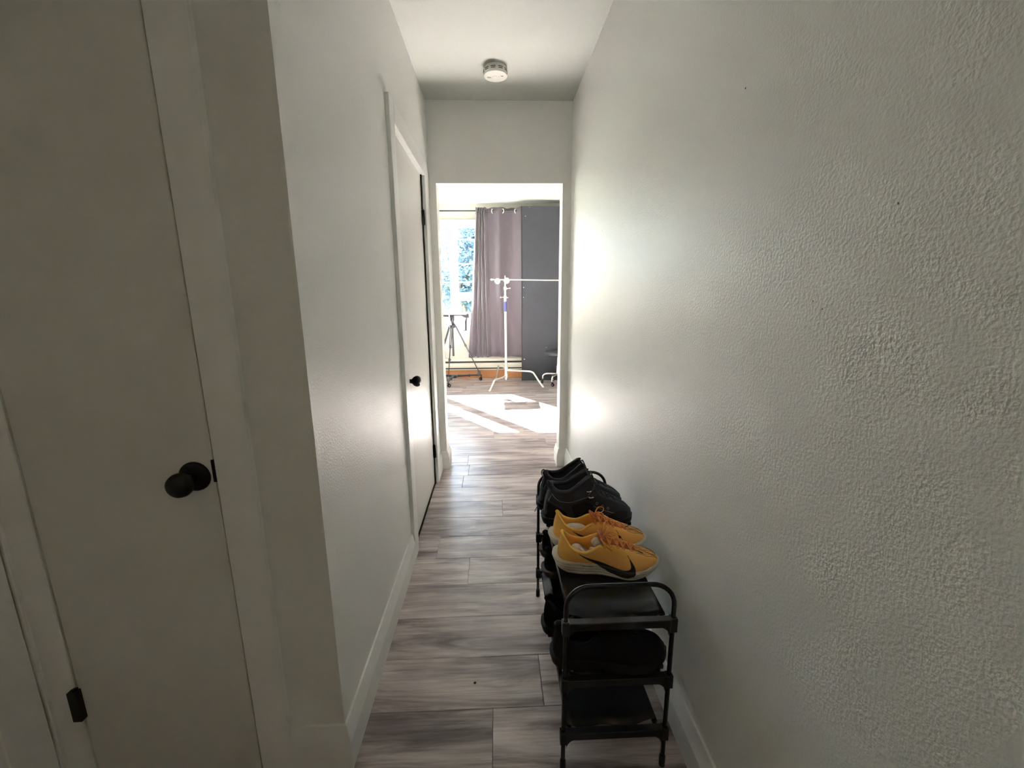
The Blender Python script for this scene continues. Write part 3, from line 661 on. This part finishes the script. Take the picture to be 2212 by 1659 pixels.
for li, z in enumerate(LV):
    sh = BM(); n = 22; m = 12; rows = []
    xa, xb = RX0+.020-cx_, RX1-.020-cx_
    prof = []
    for i in range(n+1):
        f = i/n; prof.append((xa+(xb-xa)*f, -.0105+.0095*abs(2*f-1)**4))
    prof = [(xa+.001, -.022), (xa-.0085, -.016), (xa-.0095, -.008), (xa-.006, -.001)]+prof[1:-1]+[(xb+.006, -.001), (xb+.0095, -.008), (xb+.0085, -.016), (xb-.001, -.022)]
    for j in range(m+1):
        f = j/m; y = RY0+.022-cy_+(RY1-RY0-.044)*f
        edge = abs(2*f-1)**6
        rows.append([sh.verts.new((x, y+(.006*math.sin(i*.5+li) if j in (0,) else 0), z+dz+(-.004*edge if 5 < i < 19 else 0)+.0015*noise.noise(Vector((i*.3, j*.8, li*7))))) for i, (x, dz) in enumerate(prof)])
    for A, B in zip(rows, rows[1:]):
        for k_ in range(len(A)-1): sh.faces.new((A[k_], A[k_+1], B[k_+1], B[k_]))
    so_ = obj('shelf', sh, M_SHELF, rk, smooth=True)
    md = so_.modifiers.new('thick', 'SOLIDIFY'); md.thickness = .0012; md.offset = -1
    for x in (xa, xb):
        rl = BM(); tube(rl, [(x, RY0-cy_, z-.010), (x, RY1-cy_, z-.010)], .0062, 12); obj('rail', rl, M_RACK, rk, smooth=True)

# ------------------------------------------------------------------ shoes
def interp(keys, x):
    if x <= keys[0][0]: return keys[0][1]
    for (a, va), (b, vb) in zip(keys, keys[1:]):
        if x <= b:
            t = (x-a)/(b-a); t = t*t*(3-2*t) if False else t
            return va+(vb-va)*t
    return keys[-1][1]
def bvh_of(bms):
    dg = []
    for bm in bms: dg.append(BVHTree.FromBMesh(bm))
    return dg
def cast(trees, o, d):
    best = None
    for t in trees:
        h = t.ray_cast(Vector(o), Vector(d))
        if h[0] is not None and (best is None or h[3] < best[1]): best = (h[0]-Vector(d)*0.0, h[3], h[1])
    return best
def shoe(name, label, cat, group, S, my, loc, rz):
    """S: spec dict; my = +1 or -1 mirrors left and right"""
    root = tag(empty(name, loc, rz), label, cat, group)
    B = [Vector((p[0], p[1], interp(S['mid_top'], p[0]))) for p in S['foot']]
    T = [Vector(p) for p in S['top']]
    Bc = catmull(B, 6); Tc = catmull(T, 6); n = len(Bc)
    for L_ in (Bc, Tc):
        L_[0].y = 0
        for p in L_: p.y = max(p.y, 0)
    K = catmull([(k, 0, 0) for k in S['dome']], 6)
    NV = 10
    def wide(x, sd): return 1+S.get('asym', .10)*math.exp(-((x-.215)/.055)**2)*(1 if sd < 0 else -.35)
    ub = BM(); grids = {}
    for side in (1, -1):
        rows = []
        for i in range(n):
            b, t, k = Bc[i], Tc[i], min(1, max(0, K[i].x)); row = []
            for j in range(NV+1):
                v = j/NV
                lin = b.lerp(t, v); cosv, sinv = math.cos(v*PI/2)**.8, math.sin(v*PI/2)
                dome = Vector((t.x+(b.x-t.x)*cosv, t.y+(b.y-t.y)*cosv, b.z+(t.z-b.z)*sinv))
                # padded walls: swell outwards a little in the collar region
                out = Vector((b.x-.12, b.y, 0)); out = out.normalized() if out.length > 1e-5 else Vector((-1, 0, 0))
                lin = lin+out*(S['swell']*math.sin(v*PI)*(1-k))
                p = lin.lerp(dome, k)
                p.y = side*p.y*wide(p.x, side)
                row.append((p.x, p.y*my, p.z))
            rows.append(row)
        vs = [[ub.verts.new(p) for p in r] for r in rows]
        for a, c in zip(vs, vs[1:]):
            for j in range(NV): ub.faces.new((a[j], a[j+1], c[j+1], c[j]))
    bmesh.ops.remove_doubles(ub, verts=ub.verts, dist=0.0004)
    # sole
    sb_ = BM(); out = S['flare']; levels = S['levels']
    ringpts = []
    outl = [Vector((p.x, p.y*wide(p.x, 1), p.z)) for p in Bc]+[Vector((p.x, -p.y*wide(p.x, -1), p.z)) for p in Bc[-2:0:-1]]
    m = len(outl)
    for lv, off in levels:
        ring = []
        for i, p in enumerate(outl):
            nrm = Vector((outl[(i+1) % m].y-outl[i-1].y, -(outl[(i+1) % m].x-outl[i-1].x), 0))
            if nrm.length > 1e-6: nrm.normalize()
            if nrm.dot(Vector((p.x-.15, p.y, 0))) < 0: nrm = -nrm
            zt, zb = interp(S['mid_top'], p.x)+.002, interp(S['mid_bot'], p.x)
            heel = max(0, 1-p.x/.05)
            o_ = out+off+heel*S['heel_out']*lv
            q = p+nrm*o_
            ring.append((q.x, q.y*my, zb+(zt-zb)*lv+S.get('edge_up', 0)*(lv == 1)))
        ringpts.append(ring)
    rv = [[sb_.verts.new(p) for p in r] for r in ringpts]
    for a, c in zip(rv, rv[1:]):
        for i in range(m): sb_.faces.new((a[i], a[(i+1) % m], c[(i+1) % m], c[i]))
    def cap(r, flip):
        h = m//2
        for i in range(h):
            a, b2, c, d = r[i], r[i+1], r[(m-i-1) % m], r[(m-i) % m]
            f = [a, b2, c, d]; f2 = []
            for q in f:
                if q not in f2: f2.append(q)
            if len(f2) >= 3:
                try: sb_.faces.new(f2 if flip else f2[::-1])
                except ValueError: pass
    cap(rv[0], False); cap(rv[-1], True)
    trees = [BVHTree.FromBMesh(ub), BVHTree.FromBMesh(sb_)]
    uo = obj('upper', ub, S['m_upper'], root, smooth='all')
    md = uo.modifiers.new('thick', 'SOLIDIFY'); md.thickness = S['thick']; md.offset = -1 if my > 0 else -1
    so2 = obj('sole', sb_, S['m_sole'], root, smooth=50)
    # tread
    tb = BM()
    if S.get('lugs'):
        x = .012
        while x < S['len']-.012:
            zb = interp(S['mid_bot'], x); w = interp([(p.x, p.y) for p in Bc], x) if False else max(.012, min(.05, [p.y for p in Bc if p.x >= x][0] if [p.y for p in Bc if p.x >= x] else .02))
            for s in (-1, 1): box(tb, x, x+.013, min(s*w*.35, s*(w+.007)), max(s*w*.35, s*(w+.007)), zb-.005, zb+.006, .001)
            x += .021
        obj('tread', tb, S['m_tread'], so2)
    else:
        for x0, x1 in ((.08, .22),):
            box(tb, x0, x1, -.030, .030, interp(S['mid_bot'], (x0+x1)/2)-.0015, interp(S['mid_bot'], (x0+x1)/2)+.004, .001)
        obj('tread', tb, S['m_tread'], so2)
    # padded collar rim
    cn = S['collar_n']*6
    rim = [Vector((p.x, p.y*my, p.z)) for p in Tc[:cn+1]]
    rim = [Vector((p.x, -p.y, p.z)) for p in rim[:0:-1]]+rim
    cb_ = BM(); tube(cb_, rim, [S['rim_r']*(1+.35*math.exp(-((i-len(rim)/2)/5)**2)) for i in range(len(rim))], 8)
    obj('collar', cb_, S['m_collar'], root, smooth='all')
    # heel pull
    if S.get('loop'):
        h = T[0]; lb = BM(); tube(lb, catmull([(h.x+.004, 0, h.z-.03), (h.x-.012, 0, h.z-.010), (h.x-.014, 0, h.z+.010), (h.x-.006, 0, h.z+.016), (h.x, 0, h.z+.008), (h.x+.002, 0, h.z-.006)], 4), .0035, 6, flat=.5)
        obj('pull_loop', lb, S['m_collar'], root, smooth=True)
    # tongue
    tg = BM(); TP = catmull(S['tongue'], 5); rows = []
    for i, p in enumerate(TP):
        f = i/(len(TP)-1); w = p.y; rows.append([tg.verts.new((p.x+.004*abs(t)**2, t*w, p.z-.30*w*abs(t)**2)) for t in (-1, -.66, -.33, 0, .33, .66, 1)])
    for a, c in zip(rows, rows[1:]):
        for j in range(6): tg.faces.new((a[j], a[j+1], c[j+1], c[j]))
    to = obj('tongue', tg, S['m_tongue'], root, smooth='all'); md = to.modifiers.new('t', 'SOLIDIFY'); md.thickness = .004; md.offset = 0
    # insole
    ib = BM(); iv = [ib.verts.new((p.x*.97+.004, p.y*.9*my, interp(S['mid_top'], p.x)+.004)) for p in Bc if p.x < S['len']*.75]
    iw = [ib.verts.new((v.co.x, -v.co.y, v.co.z)) for v in iv[1:]]
    try: ib.faces.new(iv+iw[::-1]); obj('insole', ib, S['m_collar'] if not S.get('m_in') else S['m_in'], root)
    except ValueError: ib.free()
    # laces: straight bars + crosses over the eyestay
    ey = []
    ST = S['stay']   # (index range on Tc)
    for q in range(S['rows']):
        i = int(round(ST[0]+(ST[1]-ST[0])*q/(S['rows']-1))); p = Tc[i]; b0 = Bc[i]
        d = (b0-p); d.normalize(); ey.append(Vector((p.x+d.x*.006, p.y+max(.004, d.y*.006), p.z+.0025)))
    lb = BM(); lr = S['lace_r']
    for q in range(S['rows']):
        a = ey[q]; zc = a.z+.006
        tube(lb, catmull([(a.x, -a.y-.003, a.z-.003), (a.x, -a.y*.6, zc), (a.x, 0, zc+.002), (a.x, a.y*.6, zc), (a.x, a.y+.003, a.z-.003)], 3), lr, 6, flat=.55)
        if q < S['rows']-1:
            b2 = ey[q+1]
            for s in (-1, 1): tube(lb, catmull([(a.x, s*(a.y+.002), a.z), ((a.x+b2.x)/2, 0, (a.z+b2.z)/2+.009+.002*s), (b2.x, -s*(b2.y+.002), b2.z)], 4), lr, 6, flat=.55)
    lo = obj('lace', lb, S['m_lace'], root, smooth='all')
    if S['bow']:
        k0 = ey[0]+Vector((.004, 0, .010)); k0.y = 0
        bb = BM()
        for pts in S['bow']:
            tube(bb, catmull([(k0.x+p[0], p[1]*my, k0.z+p[2]) for p in pts], 5), lr, 6, flat=.6)
        lathe(bb, [(0, -.006), (.005, -.003), (.006, .003), (0, .006)], k0, (0, 1, .2), 8)
        obj('bow', bb, S['m_lace'], lo, smooth='all')
    if S.get('eyelets'):
        eb = BM()
        for e_ in ey:
            for s in (-1, 1):
                c0 = Vector((e_.x+.002, s*(e_.y+.0055), e_.z-.001)); tube(eb, [(c0.x+.004*math.cos(a*PI/4), c0.y+s*.001+.0025*math.sin(a*PI/4)*s, c0.z+.0030*math.sin(a*PI/4)*-1) for a in range(8)], .0011, 5, closed=True)
        obj('eyelets', eb, S['m_eye'], root, smooth=True)
    # piping lines on the collar
    for k_, line in enumerate(S.get('piping', ())):
        for s in (1, -1):
            pb_ = BM(); pts = []
            for x, z in [(p.x, p.z) for p in catmull([(a, 0, c) for a, c in line], 5)]:
                h = cast(trees, (x, .12*s, z), (0, -s, 0))
                if h: pts.append(h[0]+Vector((0, s*.0006, 0)))
            if len(pts) > 2:
                tube(pb_, pts, .0009, 5); obj('piping', pb_, M_STITCH, root)
            else: pb_.free()
    return root, trees, uo, so2

def side_decal(parent, name, m, trees, up, lo, s, off=0.0016, ny=14, kind=None):
    """patch between two (x, z) polylines thrown sideways onto the shoe"""
    U = [(p.x, p.z) for p in catmull([(a, 0, c) for a, c in up], 14)]; L_ = [(p.x, p.z) for p in catmull([(a, 0, c) for a, c in lo], 14)]
    bm = BM(); rows = []
    for (ux, uz), (lx, lz) in zip(U, L_):
        row = []
        for j in range(ny+1):
            f = j/ny; x, z = ux+(lx-ux)*f, uz+(lz-uz)*f
            h = cast(trees, (x, .12*s, z), (0, -s, 0))
            row.append(bm.verts.new(h[0]+Vector((0, s*off, 0)) if h else (x, .03*s, z)))
        rows.append(row)
    for a, c in zip(rows, rows[1:]):
        for j in range(ny):
            bm.faces.new((a[j], a[j+1], c[j+1], c[j]))
    bmesh.ops.remove_doubles(bm, verts=bm.verts, dist=1e-5)
    o = obj(name, bm, m, parent, smooth='all')
    md = o.modifiers.new('t', 'SOLIDIFY'); md.thickness = .0016; md.offset = 0
    return o

YS = dict(len=.318, asym=.26,
    foot=[(0.002, 0), (.008, .022), (.030, .033), (.075, .034), (.125, .034), (.175, .042), (.225, .047), (.268, .041), (.300, .022), (.312, 0)],
    top=[(.014, 0, .126), (.020, .015, .117), (.044, .031, .088), (.085, .035, .077), (.130, .029, .098), (.165, .020, .096), (.200, .012, .079), (.236, .003, .065), (.272, 0, .055), (.304, 0, .040)],
    dome=[.15, .15, .12, .15, .3, .7, .9, 1, 1, 1], swell=.004, thick=.004,
    mid_top=[(0, .050), (.05, .041), (.12, .034), (.20, .027), (.26, .026), (.318, .036)],
    mid_bot=[(0, .020), (.03, .006), (.07, 0), (.20, 0), (.26, .004), (.318, .024)],
    levels=[(0, -.006), (.06, -.001), (.20, .0005), (.27, -.0014), (.34, .0008), (.46, .0012), (.53, -.0008), (.60, .0013), (.72, .0015), (.78, -.0004), (.85, .001), (1, -.001), (1, -.004)],
    flare=.0045, heel_out=.014, collar_n=4, rim_r=.0042, stay=(25, 42), rows=6, lace_r=.0024,
    tongue=[(.122, .020, .124), (.140, .020, .112), (.172, .018, .094), (.21, .013, .078), (.242, .006, .064)],
    m_upper=M_YEL, m_sole=M_FOAM, m_tread=M_OUTS, m_collar=M_YELC, m_tongue=M_TONG, m_lace=M_ORL, m_eye=M_ORL, eyelets=True,
    bow=[[(0, 0, 0), (.015, -.020, .016), (.035, -.030, .010), (.030, -.018, .002), (0, 0, 0)], [(0, 0, 0), (.005, .022, .022), (.016, .038, .026), (.022, .030, .014), (0, 0, 0)],
         [(0, 0, 0), (-.012, -.018, .006), (.004, -.032, -.012), (.02, -.038, -.024)], [(0, 0, 0), (.02, .012, .006), (.045, .016, -.004), (.06, .012, -.012)]])
SW_UP = [(.062, .074), (.095, .058), (.130, .046), (.165, .036), (.195, .032), (.214, .040), (.212, .062), (.206, .074)]
SW_LO = [(.062, .0735), (.095, .051), (.130, .032), (.165, .017), (.200, .011), (.226, .022), (.226, .044), (.207, .073)]
def toe_lines(root, trees, my):
    bm = BM(); rr = random.Random(5)
    for k_ in range(7):
        y0 = -.022+.0072*k_; pts = []
        for i in range(22):
            f = i/21; x = .236+.068*f; y = y0*(1-.30*f*f)+.0018*math.sin(f*9+k_*1.7)
            h = cast(trees, (x, y*my, .2), (0, 0, -1))
            if h: pts.append(h[0]+Vector((0, 0, .0003)))
        if len(pts) > 3: tube(bm, pts[(k_*3) % 5:], .00065, 4)
    for k_ in range(14):
        x, y = rr.uniform(.24, .30), rr.uniform(-.02, .02)
        h = cast(trees, (x, y*my, .2), (0, 0, -1))
        if h: lathe(bm, [(.0012, 0), (0, .0006)], h[0]+Vector((0, 0, .0002)), (0, 0, 1), 6)
    obj('toe_print', bm, M_PRINTO, root)
    # small check mark
    bm = BM(); pts = []
    for f in [i/10 for i in range(11)]:
        x, y = .240+.022*f, -.003-.012*f+.016*max(0, .3-f)
        h = cast(trees, (x, y*my, .2), (0, 0, -1))
        if h: pts.append(h[0]+Vector((0, 0, .0006)))
    tube(bm, pts, [.0004+.0019*math.sin(PI*min(1, i/10*1.0)) for i in range(len(pts))], 6, flat=.5)
    obj('toe_mark', bm, M_PRINT, root)
def midsole_text(root, trees, s, txt, x0, z0, size):
    cu = bpy.data.curves.new('midsole_text', 'FONT'); cu.body = txt; cu.size = size; cu.space_character = 1.05; cu.resolution_u = 2; cu.offset = size*.025
    tmp = bpy.data.objects.new('tmp', cu); COL.objects.link(tmp)
    me = bpy.data.meshes.new_from_object(tmp.evaluated_get(bpy.context.evaluated_depsgraph_get()))
    bpy.data.objects.remove(tmp); bpy.data.curves.remove(cu)
    bm = BM(); bm.from_mesh(me); bpy.data.meshes.remove(me)
    bmesh.ops.triangulate(bm, faces=bm.faces)
    bmesh.ops.subdivide_edges(bm, edges=[e for e in bm.edges if e.calc_length() > size*.35], cuts=2)
    for v in bm.verts:
        x = x0+(v.co.x if s < 0 else -v.co.x)*1.35; z = z0+v.co.y-.10*v.co.x
        h = cast(trees, (x, .12*s, z), (0, -s, 0))
        v.co = (h[0]+Vector((0, s*.0013, 0))) if h else Vector((x, .04*s, z))
    obj('lettering', bm, M_PRINT, root)
def yellow(label, my, loc, rz):
    r, tr_, uo, so2 = shoe('running_shoe', label, 'shoe', None, YS, my, loc, rz)
    for s in (1, -1): side_decal(r, 'side_mark', M_PRINT, tr_, SW_UP, SW_LO, s)
    toe_lines(r, tr_, my)
    midsole_text(r, tr_, -1, '\u2022ZOOMX', .072, .0318, .0062)
    return r
ZT = LV[0]-.004
yellow('yellow running shoe with large black side mark, nearer of the yellow pair on top shelf', 1, (.178, 1.184, ZT-.001), math.radians(-3.5)).rotation_euler.x = math.radians(5)
yellow('yellow running shoe, farther of the pair on the top shelf beside the black boots', -1, (.180, 1.300, ZT-.003), math.radians(-2.0))

# socks stuffed in the running shoes
def sock(label, loc, rot, L, r, seed, mark=False):
    bm = BM(); rr = random.Random(seed); n, seg = 22, 72; rings = []
    for i in range(n+1):
        f = i/n; x = (f-.5)*L; env = max(.02, math.sin(PI*min(1, max(0, f*1.0)))**.42)
        ring = []
        for k_ in range(seg):
            a = 2*PI*k_/seg; rad = r*env*(1+.10*math.sin(a*2+seed+f*5)+.06*(1 if k_ % 4 > 1 else -1))*(1+.12*noise.noise(Vector((f*3, math.cos(a), math.sin(a)+seed))))
            ring.append(bm.verts.new((x, rad*math.cos(a), rad*math.sin(a)*.8+.006*math.sin(f*4+seed))))
        rings.append(ring)
    for A, B in zip(rings, rings[1:]):
        for k_ in range(seg): bm.faces.new((A[k_], A[(k_+1) % seg], B[(k_+1) % seg], B[k_]))
    bm.faces.new(rings[0]); bm.faces.new(rings[-1][::-1])
    o = tag(empty('sock', loc), label, 'sock'); o.rotation_euler = rot
    obj('rolled_cuff', bm, M_SOCK, o, smooth='all')
    fb = BM(); tube(fb, catmull([(L*.30, -r*.4, r*.55), (L*.42, 0, r*.62), (L*.46, r*.4, r*.3), (L*.40, r*.6, -.1*r)], 5), r*.26, 10); obj('fold', fb, M_SOCK, o, smooth=True)
    if mark:
        kb = BM(); tube(kb, [(L*.36, -r*.75, r*.40), (L*.44, -r*.66, r*.42), (L*.56, -r*.30, r*.58)], [.0018, .0025, .0006], 6); obj('mark', kb, M_PRINT, o)
    return o
zs = ZT+.052
sock('white ribbed sock bundled in the heel of the nearer yellow shoe', (.250, 1.178, zs), (.2, .25, -.35), .062, .0185, 1)
sock('white ribbed sock pushed forward in the nearer yellow shoe', (.300, 1.172, zs+.004), (.1, .1, .25), .050, .016, 2)
sock('rolled grey-white sock end standing upright under the tongue of the nearer yellow shoe', (.306, 1.192, zs+.022), (.4, 1.15, .5), .034, .0155, 3)
sock('white ribbed sock with a small black mark in the farther yellow shoe', (.258, 1.298, zs+.008), (.1, .22, -.2), .072, .0195, 4, True)

BS = dict(len=.335,
    foot=[(0.002, 0), (.008, .026), (.032, .037), (.080, .038), (.130, .040), (.185, .048), (.240, .052), (.288, .046), (.318, .026), (.328, 0)],
    top=[(.028, 0, .150), (.034, .022, .147), (.058, .037, .137), (.095, .039, .141), (.135, .035, .170), (.170, .028, .190), (.193, .018, .135), (.225, .010, .105), (.272, 0, .082), (.312, 0, .062)],
    dome=[.12, .12, .1, .1, .12, .2, .6, .9, 1, 1], swell=.006, thick=.007,
    mid_top=[(0, .036), (.06, .032), (.15, .030), (.25, .030), (.335, .036)],
    mid_bot=[(0, .010), (.03, .005), (.27, .005), (.335, .016)],
    levels=[(0, -.004), (.1, .001), (.5, .002), (.55, .001), (.95, .002), (1, .0005), (1, -.003)],
    flare=.002, heel_out=.005, collar_n=5, rim_r=.0085, stay=(31, 46), rows=6, lace_r=.0022, lugs=True, loop=True,
    tongue=[(.158, .028, .203), (.172, .026, .186), (.195, .02, .140), (.228, .014, .107), (.258, .006, .088)],
    m_upper=M_BLK, m_sole=M_BLKR, m_tread=M_BLKR, m_collar=M_BLKM, m_tongue=M_BLKM, m_lace=M_BLKM, m_eye=M_STEEL, eyelets=False,
    piping=[[(.030, .128), (.055, .106), (.095, .100), (.135, .112), (.165, .122)], [(.028, .122), (.016, .090), (.012, .050)], [(.182, .165), (.176, .148), (.160, .128)], [(.17, .09), (.21, .075), (.26, .058)]],
    bow=[])
def hooks(root, trees):
    for s in (-1, 1):
        for x, z in ((.160, .140), (.168, .118)):
            h = cast(trees, (x, .12*s, z), (0, -s, 0))
            if not h: continue
            p = h[0]; bm = BM()
            tube(bm, [p+Vector((-.005, 0, 0)), p+Vector((.002, s*.004, .001)), p+Vector((.009, s*.003, .003))], [.0030, .0022, .0032], 8); obj('lace_hook', bm, M_STEEL, root, smooth=True)
        for x, z in ((.190, .098), (.210, .088), (.230, .080)):
            h = cast(trees, (x, .12*s, z), (0, -s, 0))
            if h:
                p = h[0]; bm = BM(); tube(bm, [p+Vector((.004*math.cos(a*PI/4), s*.001, .004*math.sin(a*PI/4))) for a in range(8)], .0011, 5, closed=True); obj('lace_eyelet', bm, M_EYEL, root)
        side_decal(root, 'heel_panel', M_BLKP, trees, [(.012, .100), (.030, .098), (.055, .082), (.085, .060)], [(.008, .042), (.030, .040), (.055, .038), (.085, .038)], s, .0006, 8)
        side_decal(root, 'toe_panel', M_BLKP, trees, [(.215, .046), (.245, .060), (.275, .066), (.306, .058)], [(.215, .036), (.245, .036), (.275, .038), (.306, .042)], s, .0006, 8)
        side_decal(root, 'side_panel', M_BLKP, trees, [(.100, .088), (.125, .100), (.150, .104), (.176, .094)], [(.115, .040), (.140, .039), (.165, .038), (.190, .038)], s, .0006, 8)
M_EYEL = mat('dull_eyelet', (0.25, 0.25, 0.26, 1), 0.5, metal=0.6)
M_BLKP = mat('black_panel', (0.020, 0.021, 0.026, 1), 0.7, spec=0.25, bump=(300, 0.4, 0.001))
r, bt, *_ = shoe('boot', 'black suede hiking boot beside the yellow shoes, nearer of the pair on top shelf', 'boot', None, BS, 1, (.162, 1.443, ZT+.002), math.radians(-1.5)); hooks(r, bt)
r, bt, *_ = shoe('boot', 'black suede hiking boot at the far end of the top shelf, next to the arch', 'boot', None, BS, -1, (.156, 1.543, ZT+.002), math.radians(1.0)); hooks(r, bt)

def variant(base, **kw):
    d = dict(base); d.update(kw); return d
KS = variant(YS, asym=.1, m_upper=M_BLK2, m_sole=M_BLKR, m_tread=M_BLKR, m_collar=M_BLK2, m_tongue=M_BLK2, m_lace=M_BLK2, m_eye=M_BLK2, lugs=True, len=.318,
    top=[(.010, 0, .112), (.018, .016, .108), (.045, .032, .088), (.082, .035, .080), (.118, .028, .100), (.148, .022, .112), (.185, .014, .100), (.225, .004, .088), (.268, 0, .080), (.304, 0, .058)],
    tongue=[(.115, .019, .126), (.13, .019, .120), (.16, .018, .110), (.20, .013, .100), (.235, .006, .088)],
    mid_top=[(0, .034), (.15, .030), (.25, .030), (.318, .040)], mid_bot=[(0, .012), (.03, .005), (.25, .005), (.318, .018)],
    levels=[(0, -.004), (.1, .001), (.5, .002), (1, .001), (1, -.003)], heel_out=.004, rim_r=.0055, thick=.005,
    bow=[], eyelets=False)
ZM = LV[1]-.004
shoe('trainer', 'black chunky trainer on the middle shelf, nearest the front end of the rack', 'shoe', None, KS, 1, (.143, 1.008, ZM+.002), math.radians(-2))
shoe('trainer', 'black chunky trainer on the middle shelf, second from the front with heel sticking out', 'shoe', None, KS, -1, (.130, 1.118, ZM+.002), math.radians(-1))
GS = variant(KS, m_sole=M_BROWNS, m_tread=M_BROWNS, lugs=False, heel_out=.008, foot=[(a*.95, b*.92) for a, b in YS['foot']], top=[(a*.95, b*.92, c*.92) for a, b, c in KS['top']])
shoe('casual_shoe', 'black shoe with brown sole on the middle shelf below the nearer yellow shoe', 'shoe', None, GS, 1, (.162, 1.385, ZM-.002), math.radians(-2))
shoe('casual_shoe', 'black shoe with brown sole on the middle shelf at the far end', 'shoe', None, GS, -1, (.166, 1.500, ZM-.002), math.radians(-1))
tag(obj('cable_tie', tube(BM(), catmull([(.178, 1.640, .455), (.176, 1.632, .460), (.168, 1.628, .452), (.156, 1.620, .436), (.150, 1.616, .424)], 5), .0016, 6), M_RACKPL, None), 'thin black tie end poking out from the far left post of the rack', 'cable tie')
